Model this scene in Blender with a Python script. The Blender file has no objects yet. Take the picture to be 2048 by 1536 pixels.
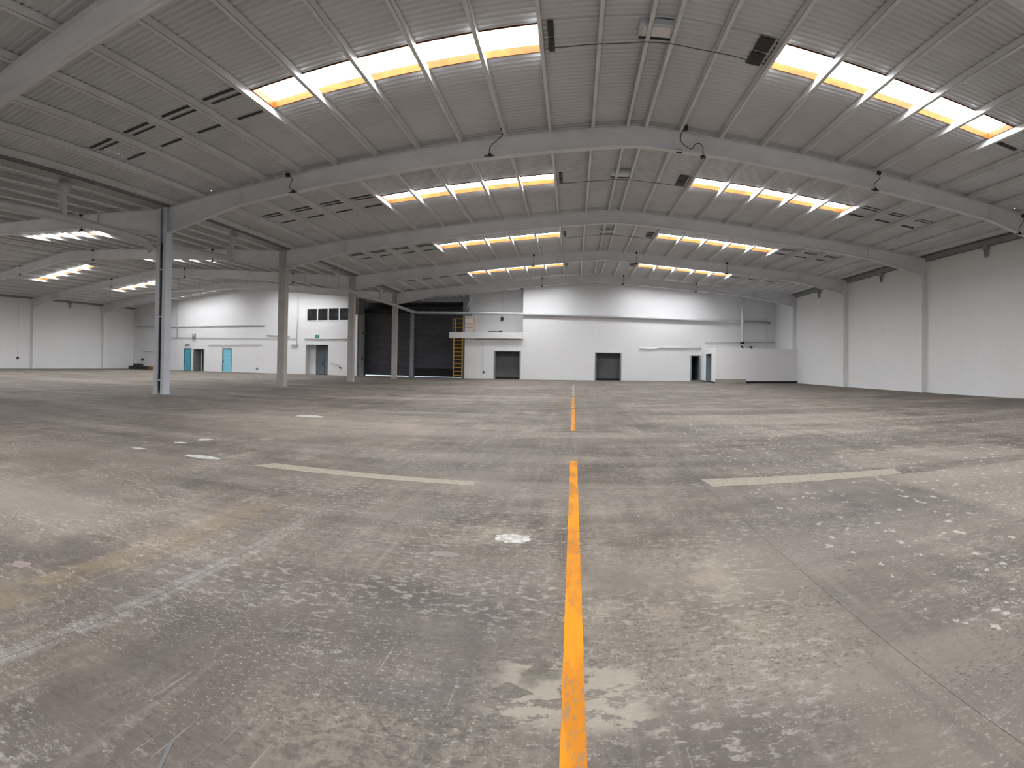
import bpy, math, random
from mathutils import Matrix, Vector
random.seed(7)
S = bpy.context.scene
COL = S.collection

# ------------------------------------------------------------------ camera
# phone panorama: cylindrical projection, fitted to the photograph (2048 x 1536)
F, CX, HY, ROLL, PITCH = 1216.0, 1147.8, 709.6, 0.0131, 0.0153
cam = bpy.data.cameras.new('camera')
cam.type = 'PANO'
cam.panorama_type = 'CENTRAL_CYLINDRICAL'
cam.central_cylindrical_radius = 1.0
cam.central_cylindrical_range_u_min = (0 - CX) / F
cam.central_cylindrical_range_u_max = (2048 - CX) / F
cam.central_cylindrical_range_v_min = (HY - 1536) / F
cam.central_cylindrical_range_v_max = HY / F
cam.clip_end = 300
camo = bpy.data.objects.new('camera', cam)
COL.objects.link(camo)
cp, sp, cr, sr = math.cos(PITCH), math.sin(PITCH), math.cos(ROLL), math.sin(ROLL)
right = Vector((cr, -sr * sp, sr * cp))
fwd = Vector((0, cp, sp))
up = Vector((-sr, -cr * sp, cr * cp))
M = Matrix((right, up, -fwd)).transposed().to_4x4()
M.translation = (0, 0, 1.5)
camo.matrix_world = M
S.camera = camo

# ------------------------------------------------------------------ light and exposure
PANE_STRENGTH = 24.0
w = bpy.data.worlds.new('sky')
S.world = w
w.use_nodes = True
bg = w.node_tree.nodes['Background']
bg.inputs[0].default_value = (0.72, 0.85, 1.0, 1)
bg.inputs[1].default_value = 3.0
S.view_settings.view_transform = 'Standard'
S.view_settings.look = 'None'
S.view_settings.gamma = 1.0
S.view_settings.use_curve_mapping = False
S.view_settings.exposure = 0.62
S.cycles.max_bounces = 6
S.cycles.adaptive_threshold = 0.02


# all light is daylight: the sky, and the translucent roof skylights built below

# ------------------------------------------------------------------ helpers


class MB:
    def __init__(s):
        s.v, s.f = [], []

    def add(s, vs, fs):
        b = len(s.v)
        s.v += [tuple(q) for q in vs]
        s.f += [tuple(b + i for i in q) for q in fs]
        return s

    def box(s, x0, x1, y0, y1, z0, z1):
        vs = [(x, y, z) for z in (z0, z1) for y in (y0, y1) for x in (x0, x1)]
        return s.add(vs, [(0, 2, 3, 1), (4, 5, 7, 6), (0, 1, 5, 4), (2, 6, 7, 3), (0, 4, 6, 2), (1, 3, 7, 5)])

    def bar(s, a, b, wx, wz, upv=(0, 0, 1)):
        a, b = Vector(a), Vector(b)
        d = (b - a).normalized()
        u = Vector(upv)
        if abs(d.dot(u)) > .98:
            u = Vector((0, 1, 0))
        r = d.cross(u).normalized()
        u = r.cross(d).normalized()
        vs = []
        for q in (a, b):
            for i, j in ((-1, -1), (1, -1), (1, 1), (-1, 1)):
                vs.append(q + r * i * wx / 2 + u * j * wz / 2)
        return s.add(vs, [(0, 1, 2, 3), (7, 6, 5, 4), (0, 4, 5, 1), (1, 5, 6, 2), (2, 6, 7, 3), (3, 7, 4, 0)])

    def prism(s, poly, y0, y1):
        """polygon in X-Z extruded along Y"""
        n = len(poly)
        vs = [(x, y0, z) for x, z in poly] + [(x, y1, z) for x, z in poly]
        fs = [tuple(range(n - 1, -1, -1)), tuple(range(n, 2 * n))]
        fs += [(i, (i + 1) % n, n + (i + 1) % n, n + i) for i in range(n)]
        return s.add(vs, fs)

    def tube(s, path, r, n=10, closed=True):
        path = [Vector(q) for q in path]
        rings, vs, fs = [], [], []
        prev = None
        for i, q in enumerate(path):
            if i == 0:
                d = path[1] - q
            elif i == len(path) - 1:
                d = q - path[i - 1]
            else:
                d = (path[i + 1] - q).normalized() + (q - path[i - 1]).normalized()
            d.normalize()
            if prev is None:
                u = Vector((0, 0, 1)) if abs(d.z) < .9 else Vector((0, 1, 0))
            else:
                u = prev
            u = (u - d * u.dot(d)).normalized()
            prev = u
            k = d.cross(u)
            rr = r[i] if isinstance(r, (list, tuple)) else r
            if 0 < i < len(path) - 1:
                c = d.dot((path[i + 1] - q).normalized())
                rr = rr / max(c, .6)
            rings.append(len(vs))
            for j in range(n):
                a = 2 * math.pi * j / n
                vs.append(q + u * rr * math.cos(a) + k * rr * math.sin(a))
        for i in range(len(path) - 1):
            a, b = rings[i], rings[i + 1]
            for j in range(n):
                fs.append((a + j, a + (j + 1) % n, b + (j + 1) % n, b + j))
        if closed:
            fs.append(tuple(range(n - 1, -1, -1)))
            fs.append(tuple(rings[-1] + j for j in range(n)))
        return s.add(vs, fs)

    def build(s, name, mat, parent=None, origin=None, smooth=False):
        if origin is None:
            if parent is not None:
                q = parent
                o = Vector(q.location)
                while q.parent:
                    q = q.parent
                    o += q.location
            else:
                xs, ys, zs = zip(*s.v)
                o = Vector(((min(xs) + max(xs)) / 2, (min(ys) + max(ys)) / 2, min(zs)))
        else:
            o = Vector(origin)
        me = bpy.data.meshes.new(name)
        me.from_pydata([(x - o.x, y - o.y, z - o.z) for x, y, z in s.v], [], s.f)
        me.validate()
        me.update()
        if smooth:
            me.polygons.foreach_set('use_smooth', [len(p.vertices) == 4 for p in me.polygons])
        me.materials.append(mat)
        ob = bpy.data.objects.new(name, me)
        COL.objects.link(ob)
        if parent is not None:
            ob.parent = parent
        else:
            ob.location = o
        return ob


def tag(o, label=None, cat=None, group=None, kind=None):
    if label:
        o['label'] = label
    if cat:
        o['category'] = cat
    if group:
        o['group'] = group
    if kind:
        o['kind'] = kind
    return o


def thing(name, loc, label=None, cat=None, group=None, kind=None):
    o = bpy.data.objects.new(name, None)
    o.empty_display_size = .2
    o.location = loc
    COL.objects.link(o)
    return tag(o, label, cat, group, kind)


def copy_tree(o, parent=None, dx=0, dy=0, dz=0):
    c = o.copy()
    COL.objects.link(c)
    c.parent = parent
    if parent is None:
        c.location = (o.location.x + dx, o.location.y + dy, o.location.z + dz)
    for ch in list(o.children):
        copy_tree(ch, c)
    return c


# ------------------------------------------------------------------ materials


class NT:
    def __init__(s, name):
        s.m = bpy.data.materials.new(name)
        s.m.use_nodes = True
        s.t = s.m.node_tree
        s.b = s.t.nodes['Principled BSDF']
        s.geo = s.t.nodes.new('ShaderNodeNewGeometry')
        s.P = s.geo.outputs['Position']

    def put(s, sock, v):
        if isinstance(v, bpy.types.NodeSocket):
            s.t.links.new(v, sock)
        else:
            sock.default_value = v

    def math(s, op, a, b=None, c=None, clamp=False):
        n = s.t.nodes.new('ShaderNodeMath')
        n.operation = op
        n.use_clamp = clamp
        for i, q in enumerate((a, b, c)):
            if q is not None:
                s.put(n.inputs[i], q)
        return n.outputs[0]

    def sep(s):
        n = s.t.nodes.new('ShaderNodeSeparateXYZ')
        s.t.links.new(s.P, n.inputs[0])
        return n.outputs

    def vec(s, scale, off=(0, 0, 0)):
        n = s.t.nodes.new('ShaderNodeMapping')
        s.t.links.new(s.P, n.inputs[0])
        n.inputs['Location'].default_value = off
        n.inputs['Scale'].default_value = scale
        return n.outputs[0]

    def noise(s, scale, off=(0, 0, 0), detail=4, rough=.55, dist=0):
        if not isinstance(scale, tuple):
            scale = (scale,) * 3
        n = s.t.nodes.new('ShaderNodeTexNoise')
        s.t.links.new(s.vec(scale, off), n.inputs['Vector'])
        n.inputs['Scale'].default_value = 1
        n.inputs['Detail'].default_value = detail
        n.inputs['Roughness'].default_value = rough
        n.inputs['Distortion'].default_value = dist
        return n.outputs[0]

    def step(s, x, a, b):
        n = s.t.nodes.new('ShaderNodeMapRange')
        n.interpolation_type = 'SMOOTHSTEP'
        s.put(n.inputs['Value'], x)
        n.inputs['From Min'].default_value = a
        n.inputs['From Max'].default_value = b
        return n.outputs[0]

    def mix(s, f, a, b):
        n = s.t.nodes.new('ShaderNodeMix')
        n.data_type = 'RGBA'
        s.put(n.inputs[0], f)
        for i, q in ((6, a), (7, b)):
            s.put(n.inputs[i], q if isinstance(q, bpy.types.NodeSocket) else (*q, 1))
        return n.outputs[2]

    def mul(s, *a):
        r = a[0]
        for q in a[1:]:
            r = s.math('MULTIPLY', r, q)
        return r

    def bump(s, h, strength, dist=.01):
        n = s.t.nodes.new('ShaderNodeBump')
        n.inputs['Strength'].default_value = strength
        n.inputs['Distance'].default_value = dist
        s.t.links.new(h, n.inputs['Height'])
        s.t.links.new(n.outputs[0], s.b.inputs['Normal'])

    def fin(s, col, rough=.6, metal=0, spec=.5):
        if isinstance(col, tuple):
            col = (*col, 1)
        s.put(s.b.inputs['Base Color'], col)
        s.put(s.b.inputs['Roughness'], rough)
        s.b.inputs['Metallic'].default_value = metal
        s.b.inputs['Specular IOR Level'].default_value = spec
        return s.m


def paint(name, col, rough=.55, var=.12, scale=1.2, metal=0, spec=.4):
    n = NT(name)
    a = n.noise(scale, detail=3)
    b = n.noise((scale * .4, scale * .4, scale * 3), off=(5, 3, 1), detail=2)
    f = n.step(n.math('ADD', n.mul(a, .6), n.mul(b, .4)), .35, .65)
    lo = tuple(c * (1 - var) for c in col)
    hi = tuple(min(1, c * (1 + var)) for c in col)
    return n.fin(n.mix(f, lo, hi), rough, metal, spec)


def wall_mat(name, col, blocks=True):
    n = NT(name)
    a = n.step(n.noise(.35, detail=3), .35, .65)
    b = n.noise((2.5, 2.5, .25), off=(3, 1, 9), detail=3)
    c = n.mix(n.mul(a, .5), col, tuple(q * .95 for q in col))
    c = n.mix(n.mul(n.step(b, .58, .75), .25), c, tuple(q * .88 for q in col))
    xyz = n.sep()
    if blocks:
        # painted block courses: shallow joints every 20 cm
        br = n.t.nodes.new('ShaderNodeTexBrick')
        cmb = n.t.nodes.new('ShaderNodeCombineXYZ')
        n.t.links.new(n.math('ADD', xyz[0], xyz[1]), cmb.inputs[0])
        n.t.links.new(xyz[2], cmb.inputs[1])
        n.t.links.new(cmb.outputs[0], br.inputs[0])
        br.inputs['Scale'].default_value = 1
        br.inputs['Mortar Size'].default_value = .012
        br.inputs['Mortar Smooth'].default_value = .6
        br.inputs['Brick Width'].default_value = .4
        br.inputs['Row Height'].default_value = .2
        c = n.mix(n.mul(br.outputs['Fac'], .12), c, tuple(q * .7 for q in col))
        n.bump(n.math('SUBTRACT', 1, br.outputs['Fac']), .25, .006)
    return n.fin(c, .75, 0, .25)


def emis(name, col, strength):
    n = NT(name)
    n.b.inputs['Emission Color'].default_value = (*col, 1)
    n.b.inputs['Emission Strength'].default_value = strength
    return n.fin(col, .4)


def floor_mat(near=True):
    n = NT('worn_concrete' if near else 'worn_concrete_beyond')
    x, y, z = n.sep()
    wob = n.math('SUBTRACT', n.noise(1.3, off=(7, 2, 0), detail=6, rough=.68), .5)
    wob2 = n.math('SUBTRACT', n.noise(1.1, off=(17, 22, 0), detail=6, rough=.68), .5)
    xw = n.math('ADD', x, n.mul(wob, .45))
    yw = n.math('ADD', y, n.mul(wob2, .75))

    def band(c, a, b, soft):
        return n.mul(n.step(c, a - soft, a + soft), n.math('SUBTRACT', 1, n.step(c, b - soft, b + soft)))

    def zone(x0, x1, y0, y1, soft=.12):
        return n.mul(band(xw, x0, x1, soft), band(yw, y0, y1, soft))

    n1 = n.noise(.25, detail=5, rough=.6)
    n2 = n.noise((1.1, .9, 1), off=(3, 8, 1), detail=6, rough=.70)
    n3 = n.noise((3.6, .25, 1), off=(1, 4, 2), detail=5, rough=.64)
    n4 = n.noise((.45, 2.6, 1), off=(9, 4, 2), detail=5, rough=.66)
    n5 = n.noise(16, detail=6, rough=.78)
    n6 = n.noise((7, 42, 1), off=(4, 1, 2), detail=5, rough=.7)
    t = n.math('ADD', n.math('ADD', n.mul(n1, .16), n.mul(n2, .28)), n.math('ADD', n.mul(n3, .14), n.math('ADD', n.mul(n4, .14), n.math('ADD', n.mul(n5, .20), n.mul(n6, .08)))))
    t = n.step(t, .42, .59)
    DK, MD, LT = (.040, .033, .027), (.122, .104, .085), (.250, .218, .176)
    c = n.mix(n.step(t, 0, .55), DK, MD)
    c = n.mix(n.step(t, .5, 1.0), c, LT)
    # greyer / browner drift
    hue = n.step(n.noise(.5, off=(20, 3, 0), detail=5), .40, .62)
    c = n.mix(n.mul(hue, .40), c, (.112, .107, .103))
    hue2 = n.step(n.noise(.9, off=(2, 43, 0), detail=5, rough=.65), .50, .66)
    c = n.mix(n.mul(hue2, .40), c, (.105, .080, .064))
    grain = n.step(n5, .42, .58)
    if near:
        # areas with a shape of their own
        c = n.mix(n.mul(zone(.12, 1.42, 2.7, 4.85, .16), n.math('ADD', .28, n.mul(n.step(n2, .42, .58), .30))), c, (.31, .272, .218))
        c = n.mix(n.mul(zone(.10, 1.05, 1.2, 2.62, .12), .40), c, (.055, .048, .042))
        c = n.mix(n.mul(zone(-1.1, -.12, 1.7, 2.52, .2), n.math('ADD', .10, n.mul(grain, .5))), c, (.22, .195, .155))
        c = n.mix(n.mul(zone(-.95, -.62, 2.5, 2.75, .08), .6), c, (.075, .075, .074))
        c = n.mix(n.mul(zone(1.15, 1.8, .8, 5.6, .08), .6), c, (.150, .134, .112))
        c = n.mix(n.mul(band(x, 1.65, 5.7, .005), n.math('SUBTRACT', 1, n.step(y, 7.3, 7.36)), .45), c, (.130, .119, .105))
        c = n.mix(n.mul(zone(4.1, 9.5, 4.2, 7.3), .5), c, (.285, .255, .208))
        c = n.mix(n.mul(zone(4.0, 7.5, 7.95, 9.4), .45), c, (.30, .268, .222))
        c = n.mix(n.mul(zone(-2.3, -1.2, 1.2, 3.3, .3), .45), c, (.048, .041, .036))
        c = n.mix(n.mul(zone(-1.6, -.9, 2.5, 4.2, .2), .45), c, (.058, .051, .045))
        c = n.mix(n.mul(zone(-6.5, -2.5, 1.2, 3.2, .35), .45), c, (.058, .050, .042))
        c = n.mix(n.mul(zone(-8, -3.7, 3.0, 4.6, .2), .40), c, (.25, .222, .183))
        c = n.mix(n.mul(zone(-8, -4.6, 5.0, 7.2, .3), .40), c, (.19, .162, .125))
        c = n.mix(n.mul(zone(-9, -3.0, 10.5, 16, .4), .35), c, (.22, .19, .15))
        c = n.mix(n.mul(zone(-5.5, -1.2, 7.9, 12, .4), .15), c, (.080, .073, .065))
        c = n.mix(n.mul(zone(-16, -7, 8.5, 13.5, .5), .15), c, (.078, .067, .056))
        c = n.mix(n.mul(zone(2.2, 9.5, 15.0, 20.0, .5), .35), c, (.27, .235, .19))
    # pale worn bands
    c = n.mix(.16, c, (.262, .224, .186))
    fb = n.step(n.noise((.1, .5, 1), off=(2, 2, 7), detail=5), .48, .62)
    c = n.mix(n.mul(fb, .25), c, (.34, .295, .25))
    if near:
        # painted tan band and pale line on the column side
        nz = n.step(n.noise(3, off=(4, 4, 4), detail=5, rough=.72), .36, .58)
        c = n.mix(n.mul(band(x, -3.16, -2.86, .03), n.math('SUBTRACT', 1, n.step(y, 5.2, 6.0)), nz, .62), c, (.20, .158, .105))
        c = n.mix(n.mul(band(x, -2.47, -2.35, .03), n.math('SUBTRACT', 1, n.step(y, 4.6, 6.2)), nz, .55), c, (.26, .25, .235))
    # tyre streaks
    st = n.step(n.noise((5, .10, 1), off=(6, 6, 6), detail=5, rough=.6), .55, .68)
    c = n.mix(n.mul(st, n.step(n.noise(.25, off=(1, 1, 8)), .42, .6), .40), c, (.090, .084, .078))
    st2 = n.step(n.noise((6, .3, 1), off=(2, 7, 6), detail=5, rough=.68), .58, .66)
    c = n.mix(n.mul(st2, .25), c, (.24, .215, .18))
    # dark oil stains
    oil = n.mul(n.step(n.noise(.8, off=(33, 1, 0), detail=6, rough=.6), .57, .68), grain)
    c = n.mix(n.mul(oil, .50), c, (.070, .066, .062))
    # chipped paint and scuffs: pale flakes, in clusters, drawn out across the hall
    cl = n.step(n.noise(.7, off=(5, 50, 0), detail=6, rough=.66), .44, .57)
    fl = n.step(n.noise((10, 15, 1), off=(1, 9, 3), detail=6, rough=.80), .525, .585)
    c = n.mix(n.mul(cl, fl, .55), c, (.36, .335, .30))
    if near:
        fl2 = n.step(n.noise((34, 40, 1), off=(8, 9, 3), detail=5, rough=.75), .56, .62)
        c = n.mix(n.mul(n.step(n.noise(.9, off=(15, 5, 0), detail=5), .42, .56), fl2, .55), c, (.38, .355, .32))
        fl3 = n.step(n.noise((8, 5, 1), off=(18, 39, 3), detail=5, rough=.62), .61, .635)
        c = n.mix(n.mul(n.step(x, 1.9, 2.2), fl3, .7), c, (.47, .45, .40))
        dk2 = n.step(n.noise((22, 30, 1), off=(2, 19, 3), detail=5, rough=.78), .53, .60)
        c = n.mix(n.mul(n.step(n.noise(1.1, off=(5, 15, 0), detail=4), .42, .56), dk2, .60), c, (.066, .060, .054))
        # coating peeled off around the yellow line
        pe = n.mul(zone(-.36, .34, 2.5, 3.12, .10), n.step(n.noise((4.5, 6, 1), off=(3, 33, 0), detail=6, rough=.62), .47, .50))
        c = n.mix(n.mul(pe, .70), c, (.33, .30, .245))
        pk = n.mul(zone(-.28, -.07, 2.88, 3.0, .03), .75)
        c = n.mix(pk, c, (.115, .105, .085))
        # long thin scratches
        sc = n.step(n.noise((60, 1.2, 1), off=(2, 1, 3), detail=2), .70, .74)
        c = n.mix(n.mul(sc, .35), c, (.38, .365, .34))
    n.bump(n.noise(22, detail=2), .22, .004)
    r = n.math('ADD', .55, n.mul(n2, .25))
    return n.fin(c, r, 0, .12)


def yellow_mat():
    n = NT('yellow_line_paint')
    a = n.noise((30, 12, 1), detail=8, rough=.72, dist=.5)
    b = n.noise((6, 1.3, 1), off=(3, 3, 3), detail=5)
    x, y, z = n.sep()
    c = n.mix(n.step(b, .4, .6), (.66, .25, .006), (.50, .18, .010))
    worn = n.mul(n.step(a, .49, .60), n.step(b, .40, .58))
    c = n.mix(n.mul(worn, .75), c, (.25, .17, .10))
    return n.fin(c, .6, 0, .12)


def worn_paint(name, col, under, amount):
    n = NT(name)
    a = n.noise((16, 10, 1), detail=8, rough=.72, dist=.5)
    c = n.mix(n.step(a, .62 - amount * .3, .72 - amount * .3), col, under)
    return n.fin(c, .6)


m_floor = floor_mat()
m_floor_far = floor_mat(False)
m_joint = paint('joint_dirt', (.035, .032, .03), .9)
m_yellow = yellow_mat()
m_yellow_faint = worn_paint('faded_yellow_paint', (.34, .22, .10), (.20, .175, .145), .9)
m_tan = worn_paint('tan_floor_paint', (.275, .24, .18), (.205, .178, .135), .45)
m_tan_pale = worn_paint('pale_tan_floor_paint', (.26, .235, .19), (.17, .152, .126), .9)
m_white_paint = worn_paint('white_floor_paint', (.50, .49, .47), (.32, .30, .27), .55)
m_red_paint = worn_paint('red_floor_paint', (.24, .10, .09), (.2, .16, .14), .8)
m_wall = wall_mat('white_block_wall', (.80, .80, .80))
m_wall_far = wall_mat('white_plaster_wall', (.80, .80, .805))
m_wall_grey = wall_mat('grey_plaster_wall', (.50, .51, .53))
m_steel = paint('frame_paint', (.76, .77, .80), .45, .05)
m_column = paint('column_paint', (.44, .42, .40), .5, .06)
m_columnb = paint('column_blue_paint', (.58, .61, .66), .45, .05)
m_purlin = paint('purlin_paint', (.74, .745, .755), .36, .06, spec=.6)
m_sheet = paint('roof_sheet_paint', (.66, .67, .69), .38, .07, .5, metal=.0, spec=.6)
m_gutter = paint('gutter_metal', (.30, .32, .33), .4, .12)
m_pipe = paint('grey_pipe', (.56, .565, .575), .4, .05)
m_pipe_white = paint('white_pipe', (.80, .80, .80), .4, .03)
m_orange = paint('orange_stained_board', (.11, .030, .0035), .6, .25, 3, spec=.1)
m_black = paint('black_rubber', (.012, .012, .013), .6, .2)
m_shutter = paint('shutter_steel', (.080, .083, .095), .45, .10)
m_teal = paint('teal_door_paint', (.10, .36, .46), .4, .08)
m_teal_light = paint('light_teal_door_paint', (.24, .60, .74), .4, .05)
m_teal_dark = paint('teal_frame_paint', (.045, .16, .20), .5, .08)
m_jamb = paint('grey_jamb_paint', (.20, .235, .25), .5, .08)
m_doorgrey = paint('grey_door_steel', (.14, .17, .195), .4, .1)
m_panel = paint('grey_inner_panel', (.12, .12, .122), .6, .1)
m_glass = paint('dark_window_glass', (.02, .022, .024), .08, .1, spec=.8)
m_white_trim = paint('white_trim', (.80, .80, .80), .5, .03)
m_ladder = paint('yellow_ladder_paint', (.62, .33, .02), .45, .12, 4)
m_green = paint('exit_sign_green', (.015, .20, .11), .4, .05)
m_dark = paint('dark_fitting', (.03, .03, .033), .5, .2)
m_cable = paint('grey_cable', (.10, .10, .11), .5, .1)
m_box = paint('pale_blue_housing', (.62, .68, .75), .35, .04)
m_concrete = paint('ledge_concrete', (.34, .33, .29), .8, .1)
m_timber = paint('dark_timber', (.05, .048, .045), .8, .2)
m_rust = paint('rusty_timber', (.24, .12, .06), .8, .2)
m_pavement = paint('outdoor_pavement', (.55, .55, .55), .8, .1)
m_pane = emis('daylit_translucent_panel', (1.0, 1.0, 1.0), PANE_STRENGTH)
m_pane.node_tree.nodes['Principled BSDF'].inputs['Emission Color'].default_value = (.965, .985, 1.0, 1)
m_pane_dim = emis('dimmed_translucent_panel', (.95, .97, 1.0), PANE_STRENGTH * .5)  # glow weakened to soften the bright spots on the far wall

# ------------------------------------------------------------------ dimensions (metres)
XL, XA, XR = -15.34, 1.91, 19.15            # main hall: column face, ridge, wall pilaster face
ZL, ZA, ZR = 7.51, 9.11, 7.86               # top of the beams
XW, XA2, XC = -49.83, -32.79, -15.75        # side hall: wall pilaster face, ridge, column face
YB, BAY = 19.25, 10.626
FR = {'A': 8.12, 'B': YB, 'C': YB + BAY, 'D': YB + 2 * BAY, 'E': YB + 3 * BAY}
Y0 = YB - 3 * BAY                           # end wall behind the viewer
YF = 56.67                                  # far wall
YREC = 58.75                                # back of the shutter recess
WR, WL = 19.5, -50.2                        # faces of the long walls

# ------------------------------------------------------------------ floor
fl = MB().box(WL, WR, Y0, YREC + .2, -.3, -.014).build('floor', m_joint)
tag(fl, 'worn grey brown concrete warehouse floor', kind='structure')
xs = [WL] + [1.65 + 4.05 * k for k in range(-12, 5)] + [WR]
ys = [Y0] + [7.33 + BAY * k for k in range(-1, 5)] + [YREC + .2]
g = .0018
for i in range(len(xs) - 1):
    for j in range(len(ys) - 1):
        MB().box(xs[i] + g, xs[i + 1] - g, ys[j] + g, ys[j + 1] - g, -.014, 0).build('floor_slab', m_floor if ys[j] < 17 and xs[i + 1] > -16 else m_floor_far, fl)
gr = MB().box(-40, 10, YREC + .2, 80, -.4, -.02).build('ground', m_pavement)
tag(gr, 'pale pavement outside the shutters', kind='structure')

# ------------------------------------------------------------------ far wall with its openings


def wall_xz(mb, x0, x1, y0, y1, z1, holes, ztop=None):
    """boxes from x0 to x1, floor to z1, leaving holes (xa, xb, za, zb)"""
    cuts = sorted({x0, x1} | {h[0] for h in holes} | {h[1] for h in holes})
    for a, b in zip(cuts[:-1], cuts[1:]):
        hs = sorted([h for h in holes if h[0] <= a + 1e-6 and h[1] >= b - 1e-6], key=lambda h: h[2])
        z = 0
        for h in hs:
            if h[2] > z:
                mb.box(a, b, y0, y1, z, h[2])
            z = h[3]
        if z < z1:
            mb.box(a, b, y0, y1, z, z1)


DOORS = dict(t1=(-42.35, -41.25, 0, 2.58), d1=(-41.0, -39.4, 0, 2.52), t2=(-37.0, -35.75, .05, 2.62),
             db=(-26.8, -24.2, 0, 3.10), win=(-26.7, -21.9, 5.52, 6.78),
             o1=(-7.5, -4.96, 0, 2.66), o2=(1.96, 4.44, 0, 2.62), o3=(11.0, 12.0, .08, 2.46))
T = .25
mb = MB()
wall_xz(mb, WL - .3, -21.4, YF, YF + T, 7.3, [DOORS[k] for k in ('t1', 'd1', 't2', 'db', 'win')])
mb.prism([(WL - .3, 7.3), (-21.4, 7.3), (-21.4, 8.25), (XA2, 9.32), (WL - .3, 7.72)], YF, YF + T)
wall_xz(mb, -10.3, -4.8, YF, YF + T, 3.8, [DOORS['o1']])
wall_xz(mb, -4.8, WR + .3, YF, YF + T, 7.3, [DOORS['o2'], DOORS['o3']])
mb.prism([(-4.8, 7.3), (WR + .3, 7.3), (WR + .3, 8.05), (XA, 9.32), (-4.8, 8.70)], YF, YF + T)
wf = mb.build('wall_far', m_wall_far)
tag(wf, 'bright white end wall with door openings', kind='structure')

# shutter recess and the wall set back above the mezzanine slab
mb = MB()
mb.box(-21.4, -21.15, YF + T, YREC, 0, 8.6)
mb.box(-21.4, -21.05, YREC, YREC + .2, 0, 8.6)
mb.box(-16.25, -15.85, YREC, YREC + .2, 0, 6.45)
mb.box(-10.9, -10.3, YREC, YREC + .2, 0, 8.6)
wr = mb.build('wall_recess', m_gutter)
tag(wr, 'grey piers framing the shutter recess', kind='structure')
# open loft above the shutters, closed all round, so it is dark by itself
mb = MB().box(-21.4, -10.3, YREC + .2, YREC + .3, 7.5, 9.0)
mb.box(-21.4, -10.3, YREC + .2, YREC + 5.2, 6.43, 6.5).box(-21.4, -10.3, YREC + .3, YREC + 5.2, 7.5, 7.6)
mb.box(-21.4, -10.3, YREC + 5.2, YREC + 5.4, 6.43, 7.6)
mb.box(-21.4, -21.05, YREC + .2, YREC + 5.2, 6.5, 7.5).box(-10.65, -10.3, YREC + .2, YREC + 5.2, 6.5, 7.5)
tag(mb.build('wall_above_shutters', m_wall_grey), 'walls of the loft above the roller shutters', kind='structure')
mb = MB()
mb.box(-9.65, -4.8, YREC + .1, YREC + .3, 4.36, 8.9)
mb.box(-10.3, -10.05, YF + T, YREC, 0, 4.3)
mb.box(-10.3, -9.65, YREC, YREC + .25, 4.36, 8.6)
mb.box(-4.8, -4.55, YF + T, YREC + .3, 4.36, 8.9)
tag(mb.build('wall_mezzanine', m_wall_far), 'wall set back above the mezzanine slab', kind='structure')
mb = MB().box(-11.75, -4.8, YF - .35, YF + .0, 3.8, 4.36).box(-10.3, -4.8, YF, YREC + .3, 4.0, 4.36)
tag(mb.build('trim_1', m_white_trim), 'white mezzanine slab edge projecting over the ladder', kind='structure')
MB().tube([(-9.3, YF - .06, 3.72), (-4.85, YF - .06, 3.70)], .03, 8).build('slab_conduit', m_pipe, wf, smooth=True)

# long side walls with gutters, end wall behind the viewer
mb = MB().box(WR, WR + .3, Y0, YF + T, 0, 7.66)
mb.box(WR + .25, WR + .4, Y0, YF + T, 7.6, 8.3)
wrt = mb.build('wall_right', m_wall)
tag(wrt, 'long white painted block wall', kind='structure')
mb = MB().box(WL - .3, WL, Y0, YF + T, 0, 7.36)
mb.box(WL - .4, WL - .25, Y0, YF + T, 7.3, 8.0)
wlf = mb.build('wall_left', m_wall)
tag(wlf, 'long white block wall of the side hall', kind='structure')
mb = MB()
mb.box(WL - .3, WR + .3, Y0 - .25, Y0, 0, 6.2)
mb.prism([(WL - .3, 6.2), (XL, 6.2), (XL, 7.8), (XA2, 9.32), (WL - .3, 7.8)], Y0 - .25, Y0)
mb.prism([(XL, 6.2), (WR + .3, 6.2), (WR + .3, 8.1), (XA, 9.32), (XL, 7.8)], Y0 - .25, Y0)
tag(mb.build('wall_back', m_wall), 'white end wall of both halls', kind='structure')

# ------------------------------------------------------------------ roof: sheets, purlins, gutters
ceil = thing('ceiling', (0, 0, 7.5), 'corrugated grey steel roof on purlins', kind='structure')
PD = [.24, 1.35, 2.70, 4.13, 5.57, 7.00, 8.44, 9.89, 11.27, 12.66, 14.05, 15.45, 16.80]
SLOPES = [  # ridge x, direction to the eave, slope, run
    (XA, -1, (ZA - ZL) / (XA - XL), XA - XL + .10),
    (XA, 1, (ZA - ZR) / (XR - XA), WR - XA + .35),
    (XA2, 1, (ZA - ZL) / (XC - XA2), XC - XA2 + .10),
    (XA2, -1, (ZA - ZL) / (XA2 - XW), XA2 - WL + .35),
]
SKY0, SKY1, SKW = 2.70, 9.89, .62
PH = .20            # purlin height


def rz(sl, d, off=0.0):
    return ZA - sl[2] * d + off


def sheet_mesh(sl, d0, d1, length):
    """trapezoidal sheet; ribs run down the slope"""
    prof, y = [], 0.0
    p = .205
    while y < length - 1e-6:
        for dy, h in ((0, 0), (.075, 0), (.100, .036), (.175, .036)):
            if y + dy < length:
                prof.append((y + dy, h))
        y += p
    prof.append((length, 0))
    mb = MB()
    vs, fs = [], []
    n = len(prof)
    for d in (d0, d1):
        for yy, h in prof:
            vs.append((sl[0] + sl[1] * d, yy, rz(sl, d, PH + h)))
    for i in range(n - 1):
        fs.append((i, i + 1, n + i + 1, n + i))
    mb.add(vs, fs)
    return mb


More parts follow.
